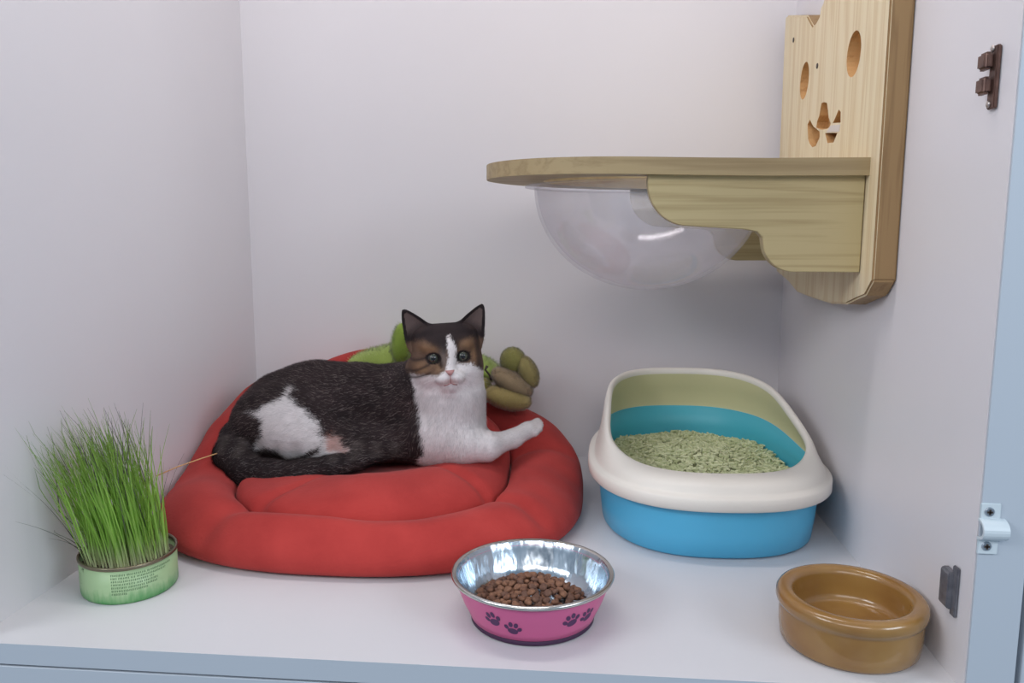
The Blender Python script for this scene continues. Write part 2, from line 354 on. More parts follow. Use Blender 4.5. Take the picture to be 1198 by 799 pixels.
# litter heap: pellet cylinders over a filled mound
def litter_h(x, y): return .058 + .020*math.exp(-((x+.01)/.09)**2 - ((y-.01)/.12)**2) + .004*math.sin(x*40+1)*math.cos(y*33)
M['pellet'] = noisy(mat('green pellets', (.42, .46, .24), .8), 150, (.34, .39, .19), (.56, .58, .36))
mound_v = []; NM = 48
rings_ = []
for j in range(14):
    s = 1 - j/13*.995; rg = ring((A-.0195)*s, (B-.0195)*s, 0.); rg[:, 2] = [litter_h(x, y)-.004 for x, y, _ in rg]; rings_.append(rg)
verts = [rings_mesh(rings_, False, True)]
mo = link('litter', verts[0], M['pellet'], lit, True); mo.data.name = 'litter'
V = []; F = []
r_ = random.Random(3); cnt = 0
while cnt < 5200:
    x = r_.uniform(-A, A); y = r_.uniform(-B, B)
    if (abs(x)/(A-.026))**2.5 + (abs(y)/(B-.027))**2.5 > 1 or abs(x) > (A-.024)*(1.05-.23*((y+B)/(2*B))**1.15): continue
    cnt += 1
    z = litter_h(x, y) + r_.uniform(-.004, .0015); a = r_.uniform(0, 2*PI); el = r_.uniform(-.35, .35); L = r_.uniform(.0035, .0065); R0 = .0017
    d = Vector((math.cos(a)*math.cos(el), math.sin(a)*math.cos(el), math.sin(el))); uu = d.orthogonal().normalized(); ww = d.cross(uu); c = Vector((x, y, z)); b0 = len(V)
    for e in (-1, 1):
        for q in range(6): V.append(c + d*e*L + (uu*math.cos(q*PI/3) + ww*math.sin(q*PI/3))*R0)
    for q in range(6): F.append((b0+q, b0+(q+1) % 6, b0+6+(q+1) % 6, b0+6+q))
    F.append(tuple(b0+5-q for q in range(6))); F.append(tuple(b0+6+q for q in range(6)))
pm_ = mesh(V, F); bm = bmesh.new(); bm.from_mesh(mo.data); bm.from_mesh(pm_); bm.to_mesh(mo.data); bm.free()
mo['kind'] = 'stuff'
COLR = mo.data.color_attributes.new('tone', 'FLOAT_COLOR', 'POINT')
nv = len(mo.data.vertices); tone = np.ones((nv, 4), 'f'); tone[:, :3] = (.20, .22, .10)
base_n = nv - len(V); per = rng.uniform(0, 1, len(V)//12).repeat(12)
tone[base_n:, 0] = .42 + .22*per; tone[base_n:, 1] = .46 + .20*per; tone[base_n:, 2] = .24 + .18*per
COLR.data.foreach_set('color', tone.ravel())
m_ = mat('compressed green pellets', (.4, .45, .25), .85); n, l, b = nodes(m_); at = n.new('ShaderNodeAttribute'); at.attribute_name = 'tone'; l.new(at.outputs['Color'], b.inputs['Base Color'])
mo.data.materials.clear(); mo.data.materials.append(m_)

# ------------------------------------------------------------------ red pet bed
BCX, BCY, BRX, BRY = -.160, .420, .290, .266
BASEL = (BCX, BCY, 0)
def lift(x, y):
    """the back of the bed rides up the rear wall"""
    return sstep(.36, .66, y)*(.052 + .082*np.exp(-((x+.23)/.15)**2)) + .036*sstep(.33, .50, y)*sstep(-.33, -.42, x)
def bed_R(th):
    """outline radius factor, flattened at the left wall and back wall"""
    c, s = np.cos(th), np.sin(th); ex = np.where((c < 0) & (s > -.2), 3.4, 2.45)
    return (abs(c)**ex + abs(s)**ex)**(-1/ex)
def bed_clip(x, y):
    x = np.maximum(x, -.4475 + .0*y); y = np.minimum(y, .672); return x, y
NB = 240
tb = np.linspace(0, 2*PI, NB, endpoint=False)
puck = 0.010*(vnoise(np.stack([np.cos(tb)*2, np.sin(tb)*2, 0*tb], 1), 2.2, 5))
def bed_ring(f, z, lf=1.0, wr=0.0, seed=1):
    R_ = bed_R(tb)*f; R_ = R_*(1 + .045*np.maximum(0, -np.sin(tb))*sstep(.35, .62, f)*sstep(.95, .78, f)); R_ = R_*(1 - .10*np.abs(np.cos(tb))**2*sstep(.2, .6, f)*sstep(.99, .74, f)); x = BCX + BRX*np.cos(tb)*R_; y = BCY + BRY*np.sin(tb)*R_
    P = np.stack([x, y, 0*x], 1); x, y = bed_clip(x, y)
    zz = z + wr*vnoise(P, 34, seed) + wr*.5*vnoise(P, 90, seed+1)
    zz = np.where(np.full_like(zz, z) < .004, np.maximum(zz, .001), zz)
    zz = zz + lf*lift(x, y)*float(sstep(.30, .75, f)) - (.13*np.clip(-.16-x, 0, .16)*float(sstep(.72, .5, f)) if z > .03 else 0)
    return np.stack([x, y, zz], 1)
RG = []
# radial sections of the ring cushion: closed loop in (f, z)
sec = [(.74, .016), (.70, .022), (.70, .034), (.71, .044), (.74, .053), (.79, .0585), (.835, .0595), (.88, .0565), (.93, .046), (.97, .036), (.993, .024), (.995, .012), (.975, .003), (.90, .001), (.80, .001), (.74, .004)]
for f, z in sec: RG.append(bed_ring(f, z, 1.0 if z > .004 else .8, .0032 if z > .02 else .0, 3))
# pinched tufts where the ring is sewn down
for j, (f, z) in enumerate(sec):
    if z > .03:
        for a0, dep, wd in ((-2.12, .007, .06), (-.62, .009, .05), (.25, .006, .06), (2.75, .005, .08), (-1.3, .002, .2)):
            d = np.angle(np.exp(1j*(tb-a0))); RG[j][:, 2] -= dep*np.exp(-(d/wd)**2)
bed = thing('pet_bed', 'round padded red pet bed the cat lies on, pushed into the left corner', 'pet bed', BASEL)
M['red'] = noisy(mat('red fleece', (.46, .035, .028), .95, spec=.1, Sheen_Weight=.06), 16, (.37, .040, .036), (.45, .052, .046), .35, 260, 4, dist=.0015)
v = np.vstack(RG) - np.array(BASEL); n = NB; f = []
for j in range(len(RG)):
    j2 = (j+1) % len(RG)
    for i in range(n): f.append((j*n+i, j*n+(i+1) % n, j2*n+(i+1) % n, j2*n+i))
me = mesh(v, f); bm = bmesh.new(); bm.from_mesh(me); o = link('bolster', bm_mesh(bm), M['red'], bed, True)
sd = o.modifiers.new('s', 'SUBSURF'); sd.levels = 1; sd.render_levels = 1
RI = []
for f, z, w in ((.0, .054, .002), (.15, .056, .002), (.28, .068, .002), (.40, .0765, .002), (.50, .074, .002), (.59, .069, .0015), (.66, .060, .001), (.698, .047, .0), (.705, .030, 0), (.67, .014, 0), (.4, .012, 0), (.02, .012, 0)):
    RI.append(bed_ring(max(f, .004), z, 1.0, w, 9))
for j in (3, 4, 5, 6, 7):
    for a0, dep, wd in ((-2.12, .010, .05), (-.62, .012, .05)):
        d = np.angle(np.exp(1j*(tb-a0))); RI[j][:, 2] -= dep*(j-2)/5*np.exp(-(d/wd)**2)
o = link('inner_cushion', rings_mesh([r - np.array(BASEL) for r in RI], True, True), M['red'], bed, True)
sd = o.modifiers.new('s', 'SUBSURF'); sd.levels = 1; sd.render_levels = 1

# fur strand builder --------------------------------------------------
def strands(P, D, Nn, L, Wd, C, name, parent, m, bend=.25):
    """thin triangles: roots P, direction D, surface normal Nn, length L, width Wd, colours C"""
    n = len(P); side = np.cross(D, Nn); side /= (np.linalg.norm(side, axis=1, keepdims=True)+1e-9)
    a = P - side*Wd[:, None]/2; b = P + side*Wd[:, None]/2; t = P + D*L[:, None] - Nn*(L*bend)[:, None]*.25
    v = np.stack([a, b, t], 1).reshape(-1, 3); me = bpy.data.meshes.new(name)
    me.vertices.add(3*n); me.vertices.foreach_set('co', v.astype('f').ravel()); me.loops.add(3*n); me.loops.foreach_set('vertex_index', np.arange(3*n, dtype='i'))
    me.polygons.add(n); me.polygons.foreach_set('loop_start', np.arange(0, 3*n, 3, dtype='i')); me.polygons.foreach_set('loop_total', np.full(n, 3, 'i')); me.update(calc_edges=True)
    ca = me.color_attributes.new('coat', 'FLOAT_COLOR', 'POINT'); cc = np.ones((3*n, 4), 'f'); cc[:, :3] = np.repeat(C, 3, 0); ca.data.foreach_set('color', cc.ravel())
    me.polygons.foreach_set('use_smooth', [True]*n)
    me.normals_split_custom_set_from_vertices(np.repeat(Nn, 3, 0).tolist())
    return link(name, me, m, parent)
def sample(me, n, r):
    """random points on a triangulated mesh: positions, normals, and barycentric vertex picks"""
    me.calc_loop_triangles(); T = np.empty(len(me.loop_triangles)*3, 'i'); me.loop_triangles.foreach_get('vertices', T); T = T.reshape(-1, 3)
    V = np.empty(len(me.vertices)*3, 'f'); me.vertices.foreach_get('co', V); V = V.reshape(-1, 3).astype(float)
    N = np.empty(len(me.vertices)*3, 'f'); me.vertices.foreach_get('normal', N); N = N.reshape(-1, 3).astype(float)
    ar = np.linalg.norm(np.cross(V[T[:, 1]]-V[T[:, 0]], V[T[:, 2]]-V[T[:, 0]]), axis=1); idx = r.choice(len(T), n, p=ar/ar.sum())
    q = r.uniform(size=(n, 2)); q[q.sum(1) > 1] = 1 - q[q.sum(1) > 1]; w = np.stack([1-q.sum(1), q[:, 0], q[:, 1]], 1)[:, :, None]
    P = (V[T[idx]]*w).sum(1); Nn = (N[T[idx]]*w).sum(1); Nn /= np.linalg.norm(Nn, axis=1, keepdims=True)+1e-9
    return P, Nn
def coat_mat(name, rough=.75, sheen=.2):
    m = mat(name, (1, 1, 1), rough, spec=.2, Sheen_Weight=sheen); n, l, b = nodes(m)
    a = n.new('ShaderNodeAttribute'); a.attribute_name = 'coat'; l.new(a.outputs['Color'], b.inputs['Base Color']); return m

# ------------------------------------------------------------------ signed distance modelling (cat, plush lobes)
def seg_sdf(P, a, b, ra, rb):
    a = np.array(a, 'f'); b = np.array(b, 'f'); ab = b-a; t = np.clip(((P-a) @ ab)/(ab @ ab), 0, 1)
    return np.linalg.norm(P - a - t[..., None]*ab, axis=-1) - (ra + (rb-ra)*t)
def ell_sdf(P, c, r, R=None):
    q = P - np.array(c, 'f')
    if R is not None: q = q @ np.array(R, 'f')
    r = np.array(r, 'f'); k0 = np.linalg.norm(q/r, axis=-1); k1 = np.linalg.norm(q/(r*r), axis=-1)
    return k0*(k0-1)/np.maximum(k1, 1e-6)
def smin(a, b, k): h = np.clip(.5+.5*(b-a)/k, 0, 1); return b + (a-b)*h - k*h*(1-h)
def smax(a, b, k): return -smin(-a, -b, k)
def surface_nets(xs, ys, zs, D):
    """naive surface nets on a rectilinear grid"""
    S = D < 0; c = np.zeros(tuple(s-1 for s in D.shape), bool)
    for i in (0, 1):
        for j in (0, 1):
            for k in (0, 1): c |= S[i:S.shape[0]-1+i, j:S.shape[1]-1+j, k:S.shape[2]-1+k] != S[:-1, :-1, :-1]
    I = np.argwhere(c); num = np.zeros((len(I), 3)); den = np.zeros(len(I)); ax = (xs, ys, zs)
    corner = [(i, j, k) for i in (0, 1) for j in (0, 1) for k in (0, 1)]
    for A_ in corner:
        for d in range(3):
            if A_[d]: continue
            B_ = list(A_); B_[d] = 1
            ia = I + np.array(A_); ib = I + np.array(B_); da = D[tuple(ia.T)]; db = D[tuple(ib.T)]; mk = (da < 0) != (db < 0)
            t = np.where(mk, da/np.where(da-db == 0, 1, da-db), 0)
            pa = np.stack([ax[q][ia[:, q]] for q in range(3)], 1); pb = np.stack([ax[q][ib[:, q]] for q in range(3)], 1)
            num += np.where(mk[:, None], pa + (pb-pa)*t[:, None], 0); den += mk
    V = num/np.maximum(den, 1)[:, None]; idx = -np.ones(c.shape, int); idx[tuple(I.T)] = np.arange(len(I)); F = []
    for d in range(3):
        a, b = [q for q in range(3) if q != d]; sl0 = [slice(None)]*3; sl1 = [slice(None)]*3; sl0[d] = slice(0, -1); sl1[d] = slice(1, None)
        ch = S[tuple(sl0)] != S[tuple(sl1)]; E = np.argwhere(ch); E = E[(E[:, a] > 0) & (E[:, b] > 0) & (E[:, a] < D.shape[a]-1) & (E[:, b] < D.shape[b]-1)]
        q = []
        for (da, db) in ((0, 0), (-1, 0), (-1, -1), (0, -1)):
            K = E.copy(); K[:, a] += da; K[:, b] += db; q.append(idx[tuple(K.T)])
        q = np.stack(q, 1); flip = S[tuple(E.T)]
        if d == 1: flip = ~flip
        q[~flip] = q[~flip][:, ::-1]; F.append(q)
    return V, np.vstack(F)
def fast_mesh(V, F, name):
    me = bpy.data.meshes.new(name); me.vertices.add(len(V)); me.vertices.foreach_set('co', V.astype('f').ravel())
    me.loops.add(F.size); me.loops.foreach_set('vertex_index', F.astype('i').ravel()); me.polygons.add(len(F))
    k = F.shape[1]; me.polygons.foreach_set('loop_start', np.arange(0, F.size, k, dtype='i')); me.polygons.foreach_set('loop_total', np.full(len(F), k, 'i'))
    me.update(calc_edges=True); me.validate(); me.polygons.foreach_set('use_smooth', [True]*len(me.polygons)); return me
def relax(V, F, it=3, lam=.5):
    for _ in range(it):
        acc = np.zeros_like(V); cn = np.zeros(len(V))
        for k in range(4):
            a = F[:, k]; b = F[:, (k+1) % 4]; np.add.at(acc, a, V[b]); np.add.at(acc, b, V[a]); np.add.at(cn, a, 1); np.add.at(cn, b, 1)
        V = V + lam*(acc/np.maximum(cn, 1)[:, None] - V)
    return V
def axis_grid(breaks):
    """breaks: list of (start, end, step)"""
    out = []
    for s, e, h in breaks: out.append(np.arange(s, e, h))
    return np.unique(np.concatenate(out).round(6))

# ------------------------------------------------------------------ the cat
CB = np.array((-.17, .43, .06))                                   # its base on the bed
HC = np.array((-.062, .405, .2165)); yawh, pith, rolh = math.radians(14), math.radians(1), math.radians(-3)
Rz = Matrix.Rotation(yawh, 3, 'Z'); Rx = Matrix.Rotation(-pith, 3, 'X'); Ry = Matrix.Rotation(rolh, 3, 'Y')
HR = np.array(Rz @ Rx @ Ry)                                        # head local -> world (face looks along local -Y)
def H(p): return HC + HR @ np.array(p)
def cat_field(P):
    sh = P.shape[:-1]; P = P.reshape(-1, 3).astype('f'); D = np.full(len(P), 1., 'f')
    def add(fn, lo, hi, k):
        m = np.all((P > np.array(lo)-.035) & (P < np.array(hi)+.035), axis=1)
        D[m] = smin(D[m], fn(P[m]), k)
    def seg(a, b, ra, rb, k=.02):
        r = max(ra, rb); add(lambda Q: seg_sdf(Q, a, b, ra, rb), np.minimum(a, b)-r, np.maximum(a, b)+r, k)
    def ell(c, r, R=None, k=.02): add(lambda Q: ell_sdf(Q, c, r, R), np.array(c)-max(r), np.array(c)+max(r), k)
    # trunk
    seg((-.325, .475, .118), (-.275, .485, .128), .056, .058); seg((-.275, .485, .128), (-.21, .48, .128), .058, .058)
    seg((-.21, .48, .128), (-.14, .465, .128), .058, .060); seg((-.14, .465, .128), (-.095, .445, .128), .061, .055)
    ell((-.20, .465, .090), (.13, .075, .035))
    ell((-.270, .48, .122), (.095, .075, .060))
    # haunch
    ell((-.300, .425, .112), (.068, .052, .056)); ell((-.342, .445, .102), (.046, .052, .048))
    ell((-.265, .408, .096), (.048, .038, .034))
    seg((-.19, .402, .088), (-.09, .394, .090), .020, .022, .02)
    # rear foot tucked forward
    seg((-.245, .388, .086), (-.185, .380, .084), .017, .011, .012)
    # chest and neck
    ell((-.060, .415, .118), (.050, .050, .064)); ell((-.056, .41, .165), (.046, .042, .045)); ell((-.075, .412, .106), (.056, .050, .038))
    seg((-.085, .43, .165), tuple(H((.003, .014, -.014))), .048, .043, .02)
    seg((-.115, .45, .150), (-.085, .43, .185), .048, .034, .02)
    # tail sweeping along the front
    T = [(-.355, .490, .090), (-.378, .440, .082), (-.368, .392, .072), (-.338, .366, .058), (-.300, .358, .055), (-.255, .357, .059), (-.215, .360, .066), (-.180, .370, .074), (-.148, .386, .077)]
    Rr = [.026, .0255, .024, .0215, .0190, .0170, .0145, .0105, .0045]
    for i in range(len(T)-1): seg(T[i], T[i+1], Rr[i], Rr[i+1], .010)
    # near foreleg
    seg((-.085, .405, .108), (-.035, .384, .097), .034, .023, .018); seg((-.035, .384, .097), (-.006, .390, .093), .023, .0185, .012)
    seg((-.006, .390, .093), (.028, .425, .096), .0180, .0125, .012); seg((.028, .425, .096), (.047, .447, .103), .0120, .0125, .008)
    for (tx, ty, tz) in ((.0580, .445, .1005), (.0625, .454, .1035), (.0635, .464, .1070), (.060, .472, .1095)):
        seg((.046, .448, .104), (tx, ty, tz), .0085, .0062, .0035)
    # far foreleg folded under the chest
    seg((-.045, .43, .095), (-.010, .430, .082), .026, .019, .015); seg((-.010, .430, .082), (-.030, .400, .080), .018, .014, .012)
    # head
    Q0 = (P - HC.astype('f')) @ HR.astype('f')                    # local coordinates
    m = np.all(abs(Q0) < .115, axis=1); Q = Q0[m]
    h = ell_sdf(Q, (0, .002, .006), (.0455, .044, .0385))
    for s in (-1, 1): h = smin(h, ell_sdf(Q, (s*.024, .0, .026), (.018, .024, .0145)), .014)
    for s in (-1, 1):
        h = smin(h, ell_sdf(Q, (s*.0225, -.014, -.014), (.0245, .028, .0235)), .012)
        h = smin(h, ell_sdf(Q, (s*.0085, -.043, -.0225), (.0118, .0120, .0095)), .005)
        h = smin(h, ell_sdf(Q, (s*.020, -.030, .019), (.014, .012, .009)), .010)       # brow
    h = smin(h, seg_sdf(Q, (0, -.032, .018), (0, -.0480, -.0120), .0125, .0062), .009)
    h = smin(h, ell_sdf(Q, (0, -.039, -.0335), (.0100, .0105, .0075)), .005)
    for s in (-1, 1):                                             # eye sockets
        h = smax(h, -ell_sdf(Q, (s*.0195, -.0445, .0030), (.0078, .0085, .0060)), .003)
        # ear: a curved pointed shell
        base = np.array((s*.0330, .004, .028)); tip = np.array((s*.0545, .002, .0675)); up = tip-base; Hh = np.linalg.norm(up); up = up/Hh
        sd_ = np.array((up[2], 0, -up[0]))*1.0; sd_ /= np.linalg.norm(sd_); fw = np.cross(sd_, up)
        if fw[1] > 0: fw = -fw
        fw = fw*math.cos(.30) + (-s)*0*sd_; q = Q-base; vv = q @ up; uu_ = q @ sd_; ww_ = q @ fw
        t_ = np.clip(vv/Hh, -.4, 1); wd = .0215*(1-np.clip(t_, 0, 1))**.72 + .0010 + .004*np.clip(-t_, 0, 1)
        cv = -.0075*(1-(np.clip(uu_/wd, -1.2, 1.2))**2)*(1-np.clip(t_, 0, 1)**2)*1.2 + .003
        th_ = .0019 + .0015*np.clip(1-t_, 0, 1.2)
        e = np.maximum(np.maximum(abs(ww_-cv)-th_, (abs(uu_)-wd)*.8), np.maximum(-vv-.010, vv-Hh))
        h = smin(h, e, .005)
    D[m] = smin(D[m], h, .016)
    return D.reshape(sh)
gx = axis_grid([(-.445, -.135, .0032), (-.135, .0, .0016), (.0, .085, .0024)])
gy = axis_grid([(.325, .345, .003), (.345, .425, .0018), (.425, .575, .0032)])
gz = axis_grid([(.036, .165, .0028), (.165, .300, .0016)])
G = np.stack(np.meshgrid(gx, gy, gz, indexing='ij'), -1)
Dc = cat_field(G)
CV, CFc = surface_nets(gx, gy, gz, Dc)
CV = relax(CV, CFc, 2, .4)
def in_poly(x, z, poly):
    """signed distance-like: positive inside (soft), polygon in x,z"""
    n = len(poly); inside = np.zeros(len(x), bool); dmin = np.full(len(x), 9.)
    for i in range(n):
        x1, z1 = poly[i]; x2, z2 = poly[(i+1) % n]
        c = ((z1 > z) != (z2 > z)) & (x < (x2-x1)*(z-z1)/((z2-z1) if z2 != z1 else 1e-9) + x1); inside ^= c
        dx, dz = x2-x1, z2-z1; t = np.clip(((x-x1)*dx+(z-z1)*dz)/(dx*dx+dz*dz+1e-12), 0, 1); dmin = np.minimum(dmin, np.hypot(x-x1-t*dx, z-z1-t*dz))
    return np.where(inside, dmin, -dmin)
C_DARK = np.array((.020, .014, .015)); C_BRN = np.array((.16, .098, .07)); C_WHITE = np.array((.74, .70, .70)); C_TAN = np.array((.27, .155, .085)); C_GREY = np.array((.20, .165, .15)); C_PINK = np.array((.55, .30, .27))
TAIL = [(-.378, .440, .082), (-.368, .392, .072), (-.338, .366, .058), (-.300, .358, .055), (-.255, .357, .059), (-.215, .360, .066), (-.180, .370, .074), (-.148, .386, .077)]
TRAD = [.0255, .024, .0215, .0190, .0170, .0145, .0105, .0045]
def tail_d(P):
    return np.min([seg_sdf(P, TAIL[i], TAIL[i+1], TRAD[i], TRAD[i+1]) for i in range(len(TAIL)-1)], axis=0)
def coat(P, r, tick=True):
    """coat colour at world points"""
    n = len(P); x, y, z = P.T; nse = vnoise(P, 190, 11)*.0022 + vnoise(P, 70, 12)*.002 + r.normal(size=n)*.0016
    C = np.tile(C_DARK, (n, 1)) 
    mott = .5+.5*np.clip(vnoise(P, 120, 21), -1, 1)
    C = C + mott[:, None]*np.array((.020, .013, .013))
    if tick: tk = r.uniform(size=n) < .20; C[tk] = C[tk]*1 + np.array((.17, .14, .13))*r.uniform(.2, 1, (tk.sum(), 1))
    def mix(mask, col): nonlocal C; C = C*(1-mask[:, None]) + np.asarray(col)*mask[:, None]
    s = lambda d, w=.0022: sstep(-w, w, d + nse)
    # white thigh
    near = y < .47
    th = in_poly(x, z, [(-.3337, .0803), (-.3155, .1068), (-.3147, .1251), (-.3417, .1366), (-.3232, .1394), (-.2953, .1512), (-.2872, .1633), (-.2756, .1516), (-.2564, .1385), (-.2390, .1178), (-.2305, .1029), (-.2324, .0907), (-.2431, .0874), (-.2555, .0809), (-.2680, .0739), (-.2848, .0725), (-.2981, .0859), (-.3164, .0869)])
    nt = tail_d(P) > .004
    mix(s(th, .0035)*near*nt, C_WHITE)
    ft = in_poly(x, z, [(-.2853, .0703), (-.2668, .0748), (-.2391, .0853), (-.2310, .1037), (-.2144, .1041), (-.1997, .0924), (-.1850, .0822), (-.1641, .0767), (-.1658, .0700), (-.2153, .0700)])
    mix(s(ft, .002)*(y < .44)*nt, C_WHITE*.92)
    mix(.7*s(in_poly(x, z, [(-.2301, .1007), (-.2233, .1069), (-.2114, .1026), (-.1968, .0894), (-.1881, .0791), (-.2030, .0832), (-.2269, .0886)]), .004)*(y < .44)*nt, C_PINK*np.array((.8, .6, .5)))
    mix(s(in_poly(x, z, [(-.2638, .0749), (-.2513, .0843), (-.2384, .0889), (-.2392, .0837), (-.2486, .0759)]), .0012)*(y < .44), C_DARK)
    # white chest, neck and forelegs
    ch = in_poly(x, z, [(-.114, .206), (-.1075, .1884), (-.100, .1613), (-.0945, .1436), (-.0892, .1197), (-.0848, .0934), (-.0900, .0835), (-.096, .050), (.2, .04), (.2, .22), (-.03, .205)])
    mix(s(ch, .003)*(y < .475 + .2*(x > -.02)), C_WHITE)
    # tail rings
    tl = (z < .100) & (y < .395) & (x < -.12)
    mix(sstep(.006, .002, tail_d(P))*(.75 + .25*(vnoise(P, 60, 31) > -.2)), C_DARK*1.15)
    if tick: tk2 = (r.uniform(size=n) < .16) & (tail_d(P) < .004); C[tk2] = C[tk2] + np.array((.16, .14, .135))*r.uniform(.2, 1, (tk2.sum(), 1))
    rg = .5+.5*np.sin(x*230); mix(tl*rg*.22*(z > .078), C_GREY)
    # head
    Q = (P-HC) @ HR; hx, hy, hz = Q.T; head = (np.linalg.norm(Q*np.array((1, 1, 1.05)), axis=1) < .062) | (hz > .026)
    head = head & (P[:, 2] > .165) & (P[:, 1] < .47); hn = nse*.7
    def hs(d, w=.0014): return head*sstep(-w, w, d + hn)
    # whole head starts as tabby brown
    mix(hs(hz + .020 + 0*hx, .003), C_BRN*.8)
    mix(hs(in_poly(hx, hz, [(-.06, .018), (-.030, .028), (-.02, .020), (-.010, .012), (-.0055, .004), (-.001, .016), (.003, .024), (.006, .022), (.010, .012), (.016, .022), (.030, .026), (.06, .016), (.07, .12), (-.07, .12)]), .003), C_DARK*1.25)
    # warm patches over and beside the eyes
    for (cx, cz, a, b_) in ((-.030, .017, .010, .006), (-.021, .0145, .008, .004), (.026, .018, .010, .006), (-.035, -.009, .012, .009), (.036, .004, .006, .012), (-.012, -.009, .006, .006)):
        mix(.85*head*np.exp(-((hx-cx)/a)**2-((hz-cz)/b_)**2)*(hy < .01), C_TAN)
    mix(.8*head*np.exp(-((hx+.007)/.0045)**2-((hz+.0)/.012)**2)*(hy < -.01), C_GREY)
    # cheek stripes
    for k_, (z0, sl) in enumerate(((.004, .25), (-.006, .45), (-.017, .35))):
        d = np.abs(hz - (z0 - sl*(np.abs(hx)-.028)))
        mix(.75*head*(np.abs(hx) > .024)*(hx < 0)*np.exp(-(d/.0022)**2)*(hy < .02), C_DARK*1.2)
    mix(.75*head*(hx > .036)*np.exp(-((hx-.041)/.005)**2), C_DARK*1.4)
    # dark surround of the eyes
    for sx_ in (-1, 1):
        e = np.sqrt(((hx-sx_*.0195)/.0100)**2 + ((hz-.0030)/.0078)**2); mix(head*(hy < -.02)*sstep(1.12, .98, e), (.016, .012, .012))
    mix(.9*head*np.exp(-((hx+.0105)/.0022)**2-((hz+.005)/.006)**2)*(hy < -.02), C_DARK)
    # white blaze, muzzle, lower cheeks
    bl = in_poly(hx, hz, [(.0035, .030), (.0065, .020), (.0085, .012), (.0095, .0), (.011, -.006), (.020, -.0085), (.028, -.009), (.034, -.015), (.045, -.024), (.045, -.06), (-.05, -.06), (-.047, -.031), (-.036, -.0285), (-.024, -.029), (-.016, -.024), (-.017, -.0195), (-.008, -.014), (-.003, -.006), (-.0005, .006), (.0005, .020), (.0005, .028)])
    mix(hs(bl, .0014)*(hy < .03), C_WHITE)
    mix(.6*head*(hy < -.05)*sstep(.0, -.003, hz+.022)*sstep(-.032, -.027, hz)*np.exp(-(hx/.008)**2), C_PINK)
    # ears: dark outside, pinkish grey inside
    ear = (hz > .032) & (np.abs(hx) > .016); mix(ear*.9, C_DARK*1.1)
    for s_ in (-1, 1):
        base = np.array((s_*.0330, .004, .028)); tip = np.array((s_*.0545, .002, .0675)); up = tip-base; Hh = np.linalg.norm(up); up /= Hh
        sd_ = np.array((up[2], 0, -up[0])); q = Q-base; vv = q@up/Hh; uu_ = q@sd_; wd = .0215*(1-np.clip(vv, 0, 1))**.72
        # inner surface faces forward: judged by distance ahead of the ear sheet
        cvv = -.0075*(1-np.clip(uu_/(wd+1e-4), -1, 1)**2)*1.2*(1-np.clip(vv, 0, 1)**2)
        inn = (np.abs(uu_) < wd-.0035) & (vv > .06) & (vv < .86) & (np.sign(hx) == s_) & (hy < (.004*(1-vv)+.002*vv + .0045))
        mix(inn*.8*sstep(.12, .5, vv), np.array((.17, .12, .11)))
    return C
cat = thing('cat', 'dark tabby and white cat lying on the red bed looking at the viewer', 'cat', tuple(CB))
M['coat'] = coat_mat('coat', .8, .0)
cm = fast_mesh(CV - CB, CFc, 'cat_body')
bmn = bmesh.new(); bmn.from_mesh(cm); bmesh.ops.recalc_face_normals(bmn, faces=bmn.faces[:]); bmn.to_mesh(cm); bmn.free()
r1 = np.random.default_rng(5); co = np.empty(len(cm.vertices)*3, 'f'); cm.vertices.foreach_get('co', co); co = co.reshape(-1, 3)+CB
ca = cm.color_attributes.new('coat', 'FLOAT_COLOR', 'POINT'); cc = np.ones((len(co), 4), 'f'); cc[:, :3] = coat(co, r1, False); ca.data.foreach_set('color', cc.ravel())
body = link('body', cm, M['coat'], cat)
# fur coat
NS = 120000
P, Nn = sample(cm, NS, r1); Pw = P + CB
Q = (Pw-HC) @ HR; ishead = (Pw[:, 2] > .172) & (np.linalg.norm(Q, axis=1) < .105)
flow = np.tile(np.array((-1., .0, -.35)), (NS, 1))
leg = (Pw[:, 0] > -.03) & (Pw[:, 2] < .125); flow[leg] = (1, .5, .1)
chest = (Pw[:, 0] > -.11) & (Pw[:, 0] <= .0) & (Pw[:, 2] >= .085) & (Pw[:, 2] < .19) & (Pw[:, 1] < .43); flow[chest] = (-.15, -.1, -1)
tail = (Pw[:, 1] < .385) & (Pw[:, 0] < -.12) & (Pw[:, 2] < .105); flow[tail] = (1, 0, .1)
away = Q - np.array((0, -.055, -.012)); aw = (away/np.linalg.norm(away, axis=1, keepdims=True)) @ HR.T; flow[ishead] = aw[ishead]
earm = ishead & (Q[:, 2] > .036); flow[earm] = HR @ np.array((0, .1, 1.))
flow += r1.normal(size=flow.shape)*.28
flow -= Nn*(flow*Nn).sum(1, keepdims=True); flow /= np.linalg.norm(flow, axis=1, keepdims=True)+1e-9
lay = np.where(ishead, .22, .36)[:, None]; Dd = flow*(1-lay*.3) + Nn*lay; Dd /= np.linalg.norm(Dd, axis=1, keepdims=True)
Ln = r1.uniform(.005, .0095, NS); Ln[ishead] = r1.uniform(.0022, .0048, ishead.sum()); Ln[leg] = r1.uniform(.0025, .0045, leg.sum()); Ln[earm] *= .45; Ln[ishead & (Q[:, 2] > .055)] *= .4; Ln[tail] *= 1.15
eye = np.zeros(NS, bool)
for s in (-1, 1): eye |= (np.sqrt(((Q[:, 0]-s*.0195)/.0092)**2+((Q[:, 2]-.003)/.0072)**2) < 1.0) & (Q[:, 1] < -.02)
eye |= (np.abs(Q[:, 0]) < .007) & (Q[:, 1] < -.045) & (np.abs(Q[:, 2]+.0155) < .006)
k = ~eye
Cc = coat(Pw, r1, True); Cc *= r1.uniform(.82, 1.12, (NS, 1))
